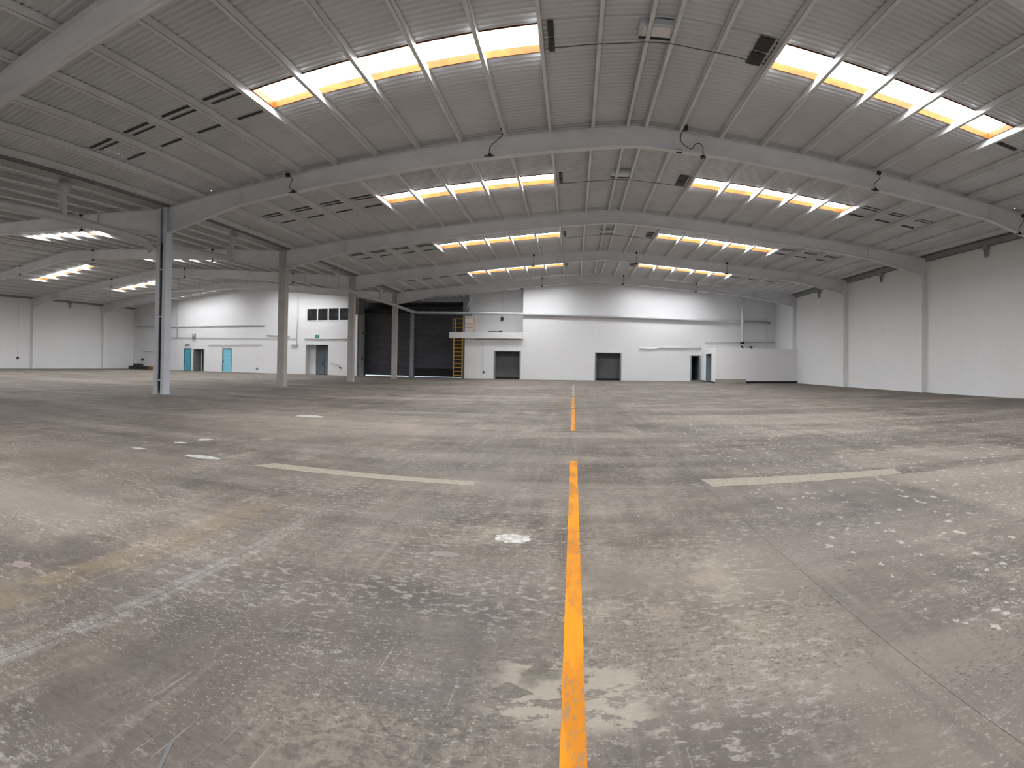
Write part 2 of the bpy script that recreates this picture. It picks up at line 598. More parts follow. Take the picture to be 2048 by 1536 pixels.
bays = [(Y0 + k * BAY, Y0 + (k + 1) * BAY) for k in range(6)]
half = BAY / 2 - SKW
for si, sl in enumerate(SLOPES):
    protos = []

    def put_sheet(mb, y, mat, cache={}):
        key = (si, id(mb))
        if key not in cache:
            cache[key] = (mb.build('roof_sheet', mat, ceil, origin=(0, 0, 7.5)), mb)
            o = cache[key][0]
        else:
            o = cache[key][0].copy()
            COL.objects.link(o)
        o.parent = ceil
        o.location = (0, y, 0)
        return o
    sh_full = sheet_mesh(sl, 0, 15.12, half)
    sh_in = sheet_mesh(sl, 0, SKY0, 2 * SKW)
    sh_out = sheet_mesh(sl, SKY1, 15.12, 2 * SKW)
    sh_eave = sheet_mesh(sl, 15.12, sl[3], BAY)
    for y0, y1 in bays:
        put_sheet(sh_full, y0, m_sheet)
        put_sheet(sh_full, y0 + half + 2 * SKW, m_sheet)
        put_sheet(sh_in, y0 + half, m_sheet)
        put_sheet(sh_out, y0 + half, m_sheet)
        put_sheet(sh_eave, y0, m_sheet)
    ye = bays[-1][1]
    q = 2.25
    put_sheet(sheet_mesh(sl, 0, 15.12, q), ye, m_sheet)
    put_sheet(sheet_mesh(sl, 0, SKY0, 2 * SKW), ye + q, m_sheet)
    put_sheet(sheet_mesh(sl, SKY1, 15.12, 2 * SKW), ye + q, m_sheet)
    put_sheet(sheet_mesh(sl, 0, 15.12, YREC + .4 - ye - q - 2 * SKW), ye + q + 2 * SKW, m_sheet)
    put_sheet(sheet_mesh(sl, 15.12, sl[3], YREC + .4 - ye), ye, m_sheet)
    # purlins: lipped channels lying on the beams
    for d in PD:
        mb = MB()
        yend = YREC + .3 if si in (0, 2) else YF
        if si == 3:
            yend = YF
        X = sl[0] + sl[1] * d
        z = rz(sl, d)
        s = sl[1]                        # web towards the ridge, open side towards the eave
        mb.box(*sorted((X, X + s * .006)), Y0, yend, z, z + PH)
        mb.box(*sorted((X, X + s * .10)), Y0, yend, z, z + .006)
        mb.box(*sorted((X, X + s * .10)), Y0, yend, z + PH - .006, z + PH)
        mb.box(*sorted((X + s * .094, X + s * .10)), Y0, yend, z + .006, z + .03)
        mb.build('purlin', m_purlin, ceil, origin=(0, 0, 7.5))
# ridge caps and gutters
for xa in (XA, XA2):
    MB().prism([(xa - .3, ZA + PH + .02), (xa, ZA + PH + .06), (xa + .3, ZA + PH + .02), (xa + .3, ZA + PH + .035), (xa, ZA + PH + .08), (xa - .3, ZA + PH + .035)], Y0, YREC + .4).build('ridge_cap', m_sheet, ceil, origin=(0, 0, 7.5))


def gutter(x0, x1, z0, z1, ye):
    t = .012
    mb = MB().box(x0, x1, Y0, ye, z0, z0 + t).box(x0, x0 + t, Y0, ye, z0, z1).box(x1 - t, x1, Y0, ye, z0, z1)
    mb.box(x0 - .04, x0 + t, Y0, ye, z1 - t, z1).box(x1 - t, x1 + .04, Y0, ye, z1 - t, z1)
    return mb.build('gutter', m_gutter, ceil, origin=(0, 0, 7.5))


gutter(XC - .10, XL + .10, ZL + .01, ZL + .19, YREC + .3)
gutter(WR - .12, WR + .25, 7.68, 7.98, YF)
gutter(WL - .25, WL + .12, 7.38, 7.64, YF)

# dark strips just under the roof sheet, below the skylight ends
for si in (0, 1):
    sl = SLOPES[si]
    for bi in range(2, 6):
        ym = bays[bi][0] + BAY / 2
        for gi in (7, 8, 9, 10):
            for k, (oy, wd) in enumerate(((-.95, .12 if si == 0 else .05), (-.62, .06), (.62, .09 if si == 0 else .16))):
                if si == 1 and gi == 10:
                    continue
                d0, d1 = PD[gi] + .16 + .1 * k, PD[gi + 1] - .14 - .05 * k
                mb = MB()
                pts = [(sl[0] + sl[1] * d, rz(sl, d, PH - .012)) for d in (d0, d1)]
                mb.bar((pts[0][0], ym + oy, pts[0][1]), (pts[1][0], ym + oy, pts[1][1]), wd, .02)
                mb.build('dark_strip', m_dark, ceil, origin=(0, 0, 7.5))

# ------------------------------------------------------------------ skylights
BAYNAME = ['sixth full bay', 'fifth full bay', 'fourth full bay', 'third full bay', 'second full bay', 'first full bay']
SIDE = ['column-side slope of the main hall', 'wall-side slope of the main hall',
        'column-side slope of the side hall', 'wall-side slope of the side hall']


def in_picture(p):
    q = camo.matrix_world.inverted() @ Vector(p)
    u, v = math.atan2(q.x, -q.z), q.y / math.hypot(q.x, q.z)
    return (0 - CX) / F < u < (2048 - CX) / F and (HY - 1536) / F < v < HY / F


def skylight(si, ym, label, pane_mat):
    sl = SLOPES[si]
    dm = (SKY0 + SKY1) / 2
    pts = [(sl[0] + sl[1] * d, y, rz(sl, d, PH)) for d in (SKY0, SKY1) for y in (ym - SKW, ym + SKW)]
    t = thing('skylight' if any(in_picture(p) for p in pts) else 'skylight_offscreen', (sl[0] + sl[1] * dm, ym, rz(sl, dm, PH)), label, 'skylight', 'orange framed roof skylights')
    hb = .18

    def P(d, y, off):
        return (sl[0] + sl[1] * d, y, rz(sl, d, PH + off))

    def board(dA, yA, dB, yB, wd):
        mb = MB()
        if abs(dA - dB) > .01:
            vs = []
            for d in (dA, dB):
                for yy in (yA, yA + wd):
                    for o in (-.03, hb):
                        vs.append(P(d, yy, o))
            mb.add(vs, [(0, 2, 3, 1), (4, 5, 7, 6), (0, 1, 5, 4), (2, 6, 7, 3), (0, 4, 6, 2), (1, 3, 7, 5)])
        else:
            a = P(dA, yA, -.03)
            x0, x1 = sorted((a[0], a[0] + sl[1] * wd))
            mb.box(x0, x1, yA, yB, a[2], a[2] + .03 + hb)
        mb.build('curb_board', m_orange, t)
    board(SKY0, ym - SKW, SKY1, ym - SKW, .035)
    board(SKY0, ym + SKW - .035, SKY1, ym + SKW - .035, .035)
    board(SKY0, ym - SKW, SKY0, ym + SKW, .035)
    board(SKY1 - .035, ym - SKW, SKY1 - .035, ym + SKW, .035)
    ds = [SKY0 + .03] + PD[3:7] + [SKY1 - .03]
    for a, b in zip(ds[:-1], ds[1:]):
        mb = MB()
        vs, fs = [], []
        prof = [(-SKW + .02 + i * (2 * SKW - .04) / 6, .02 if i % 2 else 0) for i in range(7)]
        for d in (a + .01, b - .01):
            for yy, h in prof:
                vs.append(P(d, ym + yy, hb - .03 + h))
        n = len(prof)
        for i in range(n - 1):
            fs.append((i, n + i, n + i + 1, i + 1) if sl[1] > 0 else (i, i + 1, n + i + 1, n + i))
        mb.add(vs, fs)
        mb.build('pane', pane_mat, t)
    MB().bar(P(SKY0 + .15, ym - .1, .02), P(SKY1 - .15, ym - .1, .02), .03, .03).build('glazing_bar', m_purlin, t)
    if si < 2:
        wv = .14 if si == 0 else .36
        for ya, yb in ((ym - .68, ym - .06), (ym + .04, ym + .62)):
            mb = MB()
            a, b = P(SKY0 - .10, ya, -.03), P(SKY0 - .10 - wv, ya, -.03)
            mb.bar((a[0], (ya + yb) / 2, a[2]), (b[0], (ya + yb) / 2, b[2]), yb - ya, .025)
            mb.build('vent_flap', m_dark, t)
    return t


for si in range(4):
    for bi in range(6):
        skylight(si, bays[bi][0] + BAY / 2, 'daylit skylight on the %s, %s from far wall' % (SIDE[si], BAYNAME[bi]), m_pane)
    skylight(si, bays[-1][1] + 2.25 + SKW, 'daylit skylight on the %s, half bay at far wall' % SIDE[si], m_pane_dim)

# ------------------------------------------------------------------ roof beams and columns
BEAMNAME = {'A': 'fifth roof beam from the far wall', 'B': 'fourth roof beam from the far wall',
            'C': 'third roof beam from the far wall', 'D': 'second roof beam from the far wall',
            'E': 'roof beam nearest the far wall'}


def beam(name, x0, x1, za, z0, z1, xa, y):
    """tapered I-section rafter pair: deep at the ends, kinked at the ridge"""
    t = thing('roof_beam', ((x0 + x1) / 2, y, min(z0, z1) - 1.0))

    def zt(x):
        return z0 + (za - z0) * (x - x0) / (xa - x0) if x <= xa else z1 + (za - z1) * (x1 - x) / (x1 - xa)
    hd, md, hl = 1.02, .62, 3.5
    top = [(x0, zt(x0)), (xa, za), (x1, zt(x1))]
    bot = [(x0, zt(x0) - hd), (x0 + hl, zt(x0 + hl) - md), (xa - .5, zt(xa - .5) - md), (xa, za - md - .02), (xa + .5, zt(xa + .5) - md), (x1 - hl, zt(x1 - hl) - md), (x1, zt(x1) - hd)]
    MB().prism(bot + top[::-1], y - .008, y + .008).build('web', m_steel, t)

    def flange(line, dz):
        mb = MB()
        poly = line + [(a, b + dz) for a, b in line[::-1]]
        mb.prism(poly, y - .13, y + .13)
        return mb
    flange(top, -.016).build('top_flange', m_steel, t)
    flange(bot, .016).build('bottom_flange', m_steel, t)
    for x, q in ((x0, 1), (x1, -1)):
        MB().box(*sorted((x, x + q * .02)), y - .13, y + .13, zt(x) - hd, zt(x)).build('end_plate', m_steel, t)
    for x in (x0 + hl, x1 - hl):
        MB().box(x - .006, x + .006, y - .11, y + .11, zt(x) - md, zt(x) - .01).build('stiffener', m_steel, t)
    return t


bm = beam('main', XL, XR, ZA, ZL, ZR, XA, FR['A'])
bs = beam('side', XW, XC, ZA, ZL, ZL, XA2, FR['A'])
for k in 'ABCDE':
    dy = FR[k] - FR['A']
    o = bm if k == 'A' else copy_tree(bm, dy=dy)
    tag(o, 'pale grey %s, spanning the main hall' % BEAMNAME[k], 'roof beam', 'tapered roof beams')
    o = bs if k == 'A' else copy_tree(bs, dy=dy)
    tag(o, 'pale grey %s, spanning the side hall' % BEAMNAME[k], 'roof beam', 'tapered roof beams')

cx = (XL + XC) / 2
COLNAME = {'A': 'fifth steel column from the far wall in the free-standing row',
           'B': 'bluish steel column with a dark pipe in its groove',
           'C': 'grey steel column, third from the far wall in the row',
           'D': 'grey steel column in the row, second from the far wall',
           'E': 'scuffed grey steel column standing in front of the dark shutters'}
for k in 'ABCDE':
    y = FR[k]
    mt = m_columnb if k == 'B' else m_column
    XCk, XLk = (XC + .02, XL + .12) if k == 'B' else (XC, XL)
    t = thing('steel_column', (cx, y, 0), COLNAME[k], 'column', 'free-standing columns between the halls')
    if k == 'B':
        # open I-section: groove with a rain pipe
        MB().box(XCk, XCk + .19, y - .21, y + .21, .02, ZL).build('flange', mt, t)
        MB().box(XLk - .16, XLk, y - .21, y + .21, .02, ZL).build('flange', mt, t)
        MB().box(XCk + .19, XLk - .16, y - .02, y + .02, .02, ZL).build('web', mt, t)
        MB().tube([(XCk + .265, y - .13, .12), (XCk + .265, y - .13, 6.0), (XCk + .265, y - .13, 6.1)], .052, 10).build('rain_pipe', m_dark, t, smooth=True)
        for zz in (.55, 3.1, 5.0):
            MB().box(XCk + .10, XLk - .10, y - .215, y - .20, zz, zz + .05).build('strap', mt, t)
    else:
        MB().box(XCk, XLk, y - .21, y + .21, .02, ZL).build('shaft', mt, t)
        MB().box(XLk - .05, XLk + .006, y - .215, y - .16, .02, ZL - 1.05).build('corner_strip', mt, t)
    MB().box(XCk - .06, XLk + .06, y - .27, y + .27, 0, .02).build('base_plate', mt, t)
    MB().box(XCk - .02, XLk + .02, y - .23, y + .23, ZL - .02, ZL + .005).build('cap_plate', mt, t)
    mb = MB()
    mb.add([(XCk - .05, y - .23, .02), (XCk, y - .23, .02), (XCk, y - .23, .28), (XCk - .05, y + .23, .02), (XCk, y + .23, .02), (XCk, y + .23, .28)],
           [(0, 1, 2), (5, 4, 3), (0, 3, 4, 1), (1, 4, 5, 2), (2, 5, 3, 0)])
    mb.build('gusset', mt, t)
# pilaster columns against the long walls
for k in 'ABCDE':
    y = FR[k]
    t = thing('wall_column', ((XR + WR) / 2, y, 0), 'white painted wall column carrying the %s, on the main hall wall' % BEAMNAME[k], 'column', 'wall columns')
    MB().box(XR, WR, y - .15, y + .15, 0, ZR).build('shaft', m_wall, t)
    MB().box(XR - .004, XR + .02, y - .17, y + .17, 0, .35).build('base_strip', m_wall, t)
    if k in 'CDE':
        t = thing('wall_column', ((XW + WL) / 2, y, 0), 'white painted wall column carrying the %s, on the side hall wall' % BEAMNAME[k], 'column', 'wall columns')
        MB().box(WL, XW, y - .15, y + .15, 0, ZL).build('shaft', m_wall, t)
        MB().box(XW - .02, XW + .004, y - .17, y + .17, 0, .35).build('base_strip', m_wall, t)

# ------------------------------------------------------------------ roller shutters in the recess


def shutter(x0, x1, z0, z1, label, skirt):
    t = thing('roller_shutter', ((x0 + x1) / 2, YREC + .1, 0), label, 'shutter', 'roller shutters in the recess')
    mb = MB()
    prof = []
    z = z0
    while z < z1:
        prof += [(z, 0), (z + .06, -.03), (z + .13, -.03)]
        z += .155
    prof = [(a, b) for a, b in prof if a < z1] + [(z1, 0)]
    vs, fs = [], []
    for x in (x0, x1):
        for zz, o in prof:
            vs.append((x, YREC + .1 + o, zz))
    n = len(prof)
    for i in range(n - 1):
        fs.append((i, n + i, n + i + 1, i + 1))
    mb.add(vs, fs)
    c = mb.build('slat_curtain', m_shutter, t)
    tag(c, kind='stuff')
    MB().box(x0, x1, YREC + .06, YREC + .12, z0 - .05, z0).build('bottom_rail', m_black if skirt else m_shutter, t)
    if skirt:
        MB().box(x0, x1, YREC + .055, YREC + .065, z0, z0 + .75).build('rubber_skirt', m_black, t)
    for x in (x0 - .05, x1 - .05):
        MB().box(x, x + .1, YREC - .02, YREC + .06, 0, z1).build('guide_rail', m_shutter, t)
    MB().tube([(x0, YREC - .12, z1 + .15), (x1, YREC - .12, z1 + .15)], .22, 14).build('roll_drum', m_dark, t, smooth=True)
    return t


shutter(-21.0, -16.3, .13, 6.42, 'dark grey roller shutter slightly raised, beside the white wall end', False)
shutter(-15.8, -10.95, .10, 6.42, 'dark grey roller shutter with black rubber skirt, behind the yellow ladder', True)
t = thing('wall_end_post', (-21.3, YF + .3, 0), 'grey metal jamb post at the edge of the shutter recess', 'post')
MB().box(-21.42, -21.12, YF - .02, YF + .10, 0, 6.1).build('post', m_white_trim, t)
MB().box(-21.14, -21.02, YF + .5, YF + 1.7, 0, 6.1).build('side_plate', m_pipe, t)
for zz in (1.6, 4.2):
    MB().box(-21.03, -20.96, YF + 1.1, YF + 1.3, zz, zz + .25).build('bracket', m_dark, t)

# ------------------------------------------------------------------ doors and windows in the far wall


def closed_door(num, key, label, leaf):
    x0, x1, z0, z1 = DOORS[key]
    t = thing('door_%d' % num, ((x0 + x1) / 2, YF, 0), label, kind='structure')
    fw = .09
    for a, b in ((x0, x0 + fw), (x1 - fw, x1)):
        MB().box(a, b, YF + .01, YF + .2, 0, z1).build('door_frame', m_teal_dark, t)
    MB().box(x0 + fw, x1 - fw, YF + .01, YF + .2, z1 - fw, z1).build('door_frame', m_teal_dark, t)
    MB().box(x0 + fw, x1 - fw, YF + .06, YF + .11, .06, z1 - fw).build('door_leaf', leaf, t)
    MB().box(x0 + fw, x1 - fw, YF + .01, YF + .2, 0, .06).build('threshold', m_teal_dark, t)
    MB().box(x0 + fw + .05, x0 + fw + .12, YF + .035, YF + .06, 1.05, 1.2).build('door_handle', m_dark, t)
    return t


closed_door(1, 't1', 'closed teal door beside the dark doorway', m_teal)
closed_door(2, 't2', 'closed light teal door alone in the white wall', m_teal_light)


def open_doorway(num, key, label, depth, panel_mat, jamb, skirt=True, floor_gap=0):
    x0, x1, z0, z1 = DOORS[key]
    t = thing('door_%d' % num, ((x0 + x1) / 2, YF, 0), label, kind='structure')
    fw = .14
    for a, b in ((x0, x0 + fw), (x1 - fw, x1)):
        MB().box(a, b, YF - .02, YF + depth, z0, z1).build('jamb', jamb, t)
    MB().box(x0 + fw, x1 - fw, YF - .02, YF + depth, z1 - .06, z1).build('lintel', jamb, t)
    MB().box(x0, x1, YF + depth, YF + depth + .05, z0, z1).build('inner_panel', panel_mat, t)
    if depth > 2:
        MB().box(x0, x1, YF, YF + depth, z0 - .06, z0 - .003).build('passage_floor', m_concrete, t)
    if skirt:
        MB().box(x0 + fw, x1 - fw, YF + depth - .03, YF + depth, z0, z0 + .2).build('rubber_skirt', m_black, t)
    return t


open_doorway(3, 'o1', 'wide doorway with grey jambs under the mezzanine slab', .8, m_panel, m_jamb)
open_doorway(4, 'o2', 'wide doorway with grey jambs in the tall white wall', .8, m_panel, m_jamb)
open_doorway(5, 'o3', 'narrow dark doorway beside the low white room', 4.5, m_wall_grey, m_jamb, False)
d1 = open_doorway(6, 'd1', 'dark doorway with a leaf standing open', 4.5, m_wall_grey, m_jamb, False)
x0, x1, z0, z1 = DOORS['d1']
MB().bar((x0 + .15, YF + .05, 1.25), (x0 + .75, YF + .85, 1.25), .05, 2.4).build('door_leaf', m_panel, d1)
MB().box(x1 - .5, x1 - .44, YF + .1, YF + .16, 0, 2.45).build('mullion', m_pipe, d1)
x0, x1, z0, z1 = DOORS['db']
db = thing('door_7', ((x0 + x1) / 2, YF, 0), 'recessed grey steel double door below the exit sign', kind='structure')
MB().box(x0 - .0, x0 + .05, YF - .01, YF + 1.3, 0, z1).build('reveal', m_wall_far, db)
MB().box(x1 - .05, x1, YF - .01, YF + 1.3, 0, z1).build('reveal', m_wall_far, db)
MB().box(x0, x1, YF - .01, YF + 1.3, z1 - .04, z1).build('reveal', m_wall_far, db)
MB().box(x0 + .05, x0 + .75, YF + 1.0, YF + 1.3, 0, z1 - .04).build('reveal', m_wall_far, db)
for a, b in ((x0 + .76, x0 + 1.66), (x0 + 1.70, x1 - .06)):
    lf = MB().box(a, b, YF + 1.1, YF + 1.16, .05, z1 - .12).build('door_leaf', m_doorgrey, db)
    MB().box(b - .18, b - .10, YF + 1.03, YF + 1.1, 1.0, 1.25).build('door_handle', m_dark, lf)
MB().box(x0 + .05, x1 - .05, YF + 1.18, YF + 1.25, 0, z1).build('backing', m_dark, db)
x0, x1, z0, z1 = DOORS['win']
wn = thing('window_1', ((x0 + x1) / 2, YF, z0), 'strip window with four dark panes above the double door', kind='structure')
for a, b, c, d in ((x0, x1, z0 - .08, z0 + .04), (x0, x1, z1 - .04, z1 + .06), (x0 - .06, x0 + .04, z0, z1), (x1 - .04, x1 + .06, z0, z1)):
    MB().box(a, b, YF - .03, YF + .14, c, d).build('window_frame', m_white_trim, wn)
pw = (x1 - x0) / 4
for i in range(4):
    if i:
        MB().box(x0 + i * pw - .06, x0 + i * pw + .06, YF - .02, YF + .12, z0, z1).build('mullion', m_white_trim, wn)
    MB().box(x0 + i * pw + .04, x0 + (i + 1) * pw - .04, YF + .05, YF + .07, z0 + .03, z1 - .03).build('pane', m_glass, wn)

# exit sign
t = thing('exit_sign', (-25.49, YF - .03, 3.76), 'small green exit sign with white running figure above the double door', 'sign')
MB().box(-25.72, -25.26, YF - .03, YF, 3.76, 4.06).build('sign_plate', m_green, t)
mb = MB()
yy = YF - .034
mb.bar((-25.48, yy, 3.90), (-25.44, yy, 3.98), .01, .05)
mb.bar((-25.48, yy, 3.90), (-25.55, yy, 3.84), .01, .028)
mb.bar((-25.48, yy, 3.90), (-25.41, yy, 3.85), .01, .028)
mb.bar((-25.45, yy, 3.97), (-25.53, yy, 3.94), .01, .024)
mb.bar((-25.44, yy, 3.97), (-25.37, yy, 3.93), .01, .024)
mb.bar((-25.43, yy, 4.0), (-25.42, yy, 4.035), .01, .036)
mb.build('running_figure', m_white_trim, t)

# ------------------------------------------------------------------ low room in the corner
RY, RX = 50.6, 12.0
mb = MB()
mb.box(RX, WR, RY, RY + .15, .18, 3.05)
dy0, dy1 = 52.15, 54.4
mb.box(RX, RX + .15, RY + .15, dy0, 0, 3.05).box(RX, RX + .15, dy1, YF, 0, 3.05).box(RX, RX + .15, dy0, dy1, 2.56, 3.05)
mb.box(RX + .15, WR, RY + .15, YF, 2.93, 3.03)
rm = mb.build('wall_partition', m_wall_far)
tag(rm, 'low white room built into the corner', kind='structure')
t = thing('door_8', (RX + .08, (dy0 + dy1) / 2, 0), 'doorway with teal leaf in the side of the low room', kind='structure')
MB().box(RX + .02, RX + .12, dy0, dy0 + .07, 0, 2.56).build('jamb', m_teal_dark, t)
MB().box(RX + .02, RX + .12, dy1 - .07, dy1, 0, 2.56).build('jamb', m_teal_dark, t)
MB().bar((RX + .1, dy1 - .1, 1.25), (RX + 1.0, dy1 - .25, 1.25), .05, 2.4).build('door_leaf', m_jamb, t)
MB().box(RX + .15, RX + 2.5, dy0 - .1, dy0, 0, 2.9).build('inner_wall', m_wall_far, t)
MB().box(RX + 2.4, RX + 2.5, dy0, YF, 0, 2.9).build('inner_wall', m_wall_far, t)
tag(MB().box(14.65, WR, RY - .012, RY + .14, 0, .18).build('baseboard_partition', m_black), 'black skirting along the low room', kind='structure')
tag(MB().box(RX - .02, 14.65, RY - .35, RY - .005, 0, .36).build('concrete_ledge', m_concrete), 'low grey concrete ledge at the foot of the low white room', 'ledge')
MB().box(RX - .012, RX, RY + .0, dy0, 0, .12).build('baseboard_partition_side', m_black, rm)
MB().box(RX - .012, RX, dy1, YF, 0, .12).build('baseboard_partition_side', m_black, rm)

# drain pipe rising from the low room to the roof
t = thing('drain_pipe', (15.95, YF - .52, 3.05), 'white vertical drain pipe with black couplings above the low room', 'pipe')
MB().tube([(15.95, YF - .52, 3.75), (15.95, YF - .52, 7.85)], .15, 14).build('riser', m_pipe_white, t, smooth=True)
MB().tube([(15.95, YF - .52, 3.62), (15.95, YF - .52, 3.8)], .19, 14).build('coupling', m_black, t, smooth=True)
MB().tube([(15.95, YF - .52, 3.65), (16.0, YF - .55, 3.4), (16.2, YF - .57, 3.27), (16.7, YF - .57, 3.23)], .12, 12).build('elbow', m_pipe_white, t, smooth=True)
MB().tube([(15.88, YF - .54, 3.27), (15.99, YF - .56, 3.36)], .16, 12).build('coupling', m_black, t, smooth=True)
MB().tube([(16.66, YF - .57, 3.23), (16.92, YF - .57, 3.23)], .16, 12).build('coupling', m_black, t, smooth=True)

# ------------------------------------------------------------------ rain water collector pipes


def hangers(t, path, r):
    for q in path:
        MB().tube([(q[0], q[1], q[2] + r * .5), (q[0], q[1], q[2] + r + .35)], .012, 6).build('hanger_rod', m_pipe_white, t)


px = XC - .17
t = thing('collector_pipe', (px, FR['B'], 6.0), 'thick grey rain pipe falling to the bluish column from both sides', 'pipe')
MB().tube([(px, Y0 + .1, 6.33), (px, 14.1, 6.33), (px, FR['B'] - .9, 6.18), (px, FR['B'] - .45, 5.98), (px + .08, FR['B'] - .32, 5.8)], .15, 14).build('run', m_pipe, t, smooth=True)
MB().tube([(px, 25.06, 6.36), (px, FR['B'] + .9, 6.22), (px, FR['B'] + .45, 6.02), (px + .08, FR['B'] + .32, 5.85)], .13, 14).build('run', m_pipe, t, smooth=True)
MB().tube([(px + .1, 14.1, 7.54), (px + .1, 14.1, 7.3), (px, 14.1, 7.1), (px, 14.1, 6.33)], [.24, .2, .15, .15], 14).build('drop', m_pipe, t, smooth=True)
MB().tube([(px + .1, 25.06, 7.54), (px + .1, 25.06, 7.3), (px, 25.06, 7.1), (px, 25.06, 6.36)], [.2, .17, .13, .13], 14).build('drop', m_pipe, t, smooth=True)
px = XL + .16
t = thing('collector_pipe', (px, FR['E'], 6.0), 'long grey rain pipe turning to run along the far white wall', 'pipe')
MB().tube([(px, 36.9, 6.34), (px, 46.0, 6.33), (px, YF - .6, 6.25), (px + .3, YF - .22, 6.24), (-4.6, YF - .19, 6.10), (4.7, YF - .19, 5.94), (15.0, YF - .19, 5.74), (WR - .6, YF - .19, 5.72)], .13, 14).build('run', m_pipe, t, smooth=True)
for yy in (36.9, 46.0):
    zz = 6.33
    MB().tube([(px - .16, yy, 7.54), (px - .16, yy, 7.3), (px, yy, 7.1), (px, yy, zz)], [.2, .17, .12, .12], 12).build('drop', m_pipe, t, smooth=True)
for xx in (-13.5, -8.2, -6.9, -3.0, 2, 7, 12):
    MB().box(xx - .03, xx + .03, YF - .22, YF - .03 if xx > -4.8 else YF - .14, 6.24 - (xx + 15) * .0165, 6.46 - (xx + 15) * .0165).build('bracket', m_pipe_white, t)

# ------------------------------------------------------------------ ladder, guard rail and cabinet on the mezzanine
t = thing('ladder', (-10.85, YF - .55, 0), 'yellow steel ladder fixed to the wall below the slab end', 'ladder')
for x in (-11.27, -10.45):
    MB().box(x - .035, x + .035, YF - .52, YF - .42, 0, 3.8).build('stringer', m_ladder, t)
for i in range(10):
    MB().box(-11.24, -10.48, YF - .50, YF - .45, .28 + i * .365, .33 + i * .365).build('rung', m_ladder, t)
t = thing('guard_rail', (-10.4, YF - .3, 4.36), 'yellow guard rail standing on the slab above the ladder', 'railing')
for x, y in ((-11.4, YF - .3), (-11.15, YF - .3), (-11.4, YF + .7), (-10.42, YF - .3), (-9.45, YF - .3)):
    MB().box(x - .03, x + .03, y - .03, y + .03, 4.36, 5.66).build('post', m_ladder, t)
for z in (4.78, 5.22, 5.63):
    MB().box(-11.42, -9.43, YF - .325, YF - .275, z - .02, z + .025).build('rail', m_ladder, t)
    MB().box(-11.425, -11.375, YF - .3, YF + .7, z - .02, z + .025).build('rail', m_ladder, t)
MB().tube([(-9.42 + .12 * math.sin(a), YF - .3 + .0, 5.0 + .62 * math.cos(a)) for a in [i * math.pi / 10 for i in range(11)]], .035, 8).build('hoop', m_ladder, t, smooth=True)
t = thing('cabinet', (-9.95, YF + .2, 4.36), 'white cabinet behind the yellow guard rail on the slab', 'cabinet')
MB().box(-10.32, -9.5, YF + .0, YF + .45, 4.36, 5.95).build('body', m_white_trim, t)
MB().box(-10.28, -9.92, YF - .02, YF, 4.42, 5.88).build('door', m_white_trim, t)
MB().box(-9.90, -9.54, YF - .02, YF, 4.42, 5.88).build('door', m_white_trim, t)
MB().box(-10.30, -9.7, YF + .02, YF + .4, 5.95, 6.05).build('top_box', m_dark, t)
tag(MB().tube([(-9.6, YF - .2, 7.98), (-10.1, YF - .2, 6.6)], .06, 8).build('strut', m_pipe_white, smooth=True), 'pale diagonal strut above the white cabinet', 'strut')
t = thing('scrap_pile', (-7.6, YF - .1, 4.36), 'dark scraps lying on the slab edge of the mezzanine', 'scraps')
for i in range(7):
    a = -8.05 + i * .14 + random.uniform(-.04, .04)
    MB().bar((a, YF - .2 + random.uniform(-.06, .1), 4.40 + random.uniform(0, .04)), (a + random.uniform(.1, .3), YF - .15 + random.uniform(-.1, .1), 4.42 + random.uniform(0, .08)), .05, .07).build('scrap', m_dark, t)
MB().box(-7.05, -6.75, YF - .2, YF - .05, 4.36, 4.5).build('scrap', m_dark, t)
t = thing('wall_lamp', (-7.0, YREC - .1, 5.7), 'small dark lamp on the set-back wall above the slab', 'lamp')
MB().box(-7.15, -6.9, YREC - .08, YREC + .1, 5.65, 6.0).build('housing', m_dark, t)
MB().tube([(-7.02, YREC + .03, 6.0), (-7.02, YREC + .05, 8.3)], .02, 6).build('conduit', m_pipe, t)
t = thing('wall_socket', (-8.45, YF - .03, .9), 'small dark socket box with conduit beside the wide doorway under the slab', 'socket')
MB().box(-8.53, -8.38, YF - .06, YF, .55, .72).build('box', m_dark, t)
MB().tube([(-8.46, YF - .03, .7), (-8.46, YF - .03, 3.6)], .018, 6).build('conduit', m_pipe_white, t)

# ------------------------------------------------------------------ conduits on the far wall


def conduit(path, r, label, mat=None):
    o = MB().tube(path, r, 8).build('conduit', mat or m_pipe, smooth=True)
    return tag(o, label, 'conduit')


yw = YF - .075
conduit([(-49.6, yw, 5.20), (-44, yw, 5.13), (-31.6, yw, 5.08)], .055, 'long grey conduit high on the side hall end wall')
conduit([(-44.5, yw, 3.83), (-28, yw, 3.70), (-27.9, yw, 3.66)], .03, 'thin conduit running at mid height across the side hall end wall')
conduit([(-38.9, yw, 2.98), (-31.9, yw, 3.03)], .035, 'short conduit just above the lone teal door')
conduit([(-31.3, yw, 4.05), (-28.6, yw, 3.95)], .05, 'short sloping conduit beside the vertical conduit')
conduit([(-26.9, yw, 3.68), (-21.6, yw, 3.66)], .045, 'conduit passing below the exit sign')
conduit([(-27.7, yw - .13, 8.2), (-27.7, yw - .13, 3.1)], .03, 'vertical conduit dropping to the grey wall box')
conduit([(-43.3, yw - .13, 8.0), (-43.2, yw - .13, 3.9)], .045, 'vertical conduit near the side hall corner')
conduit([(-48.3, yw, 2.2), (-46.6, yw, 2.15)], .04, 'short conduit above the timber pile')
conduit([(6.1, yw, 3.06), (7.3, yw, 3.04), (8.1, yw, 3.14), (12.0, yw, 3.16)], .05, 'white conduit over the narrow dark doorway', m_pipe_white)
conduit([(12.4, yw, 3.72), (15.2, yw, 3.78), (19.4, yw, 3.84)], .045, 'conduit above the roof of the low white room')
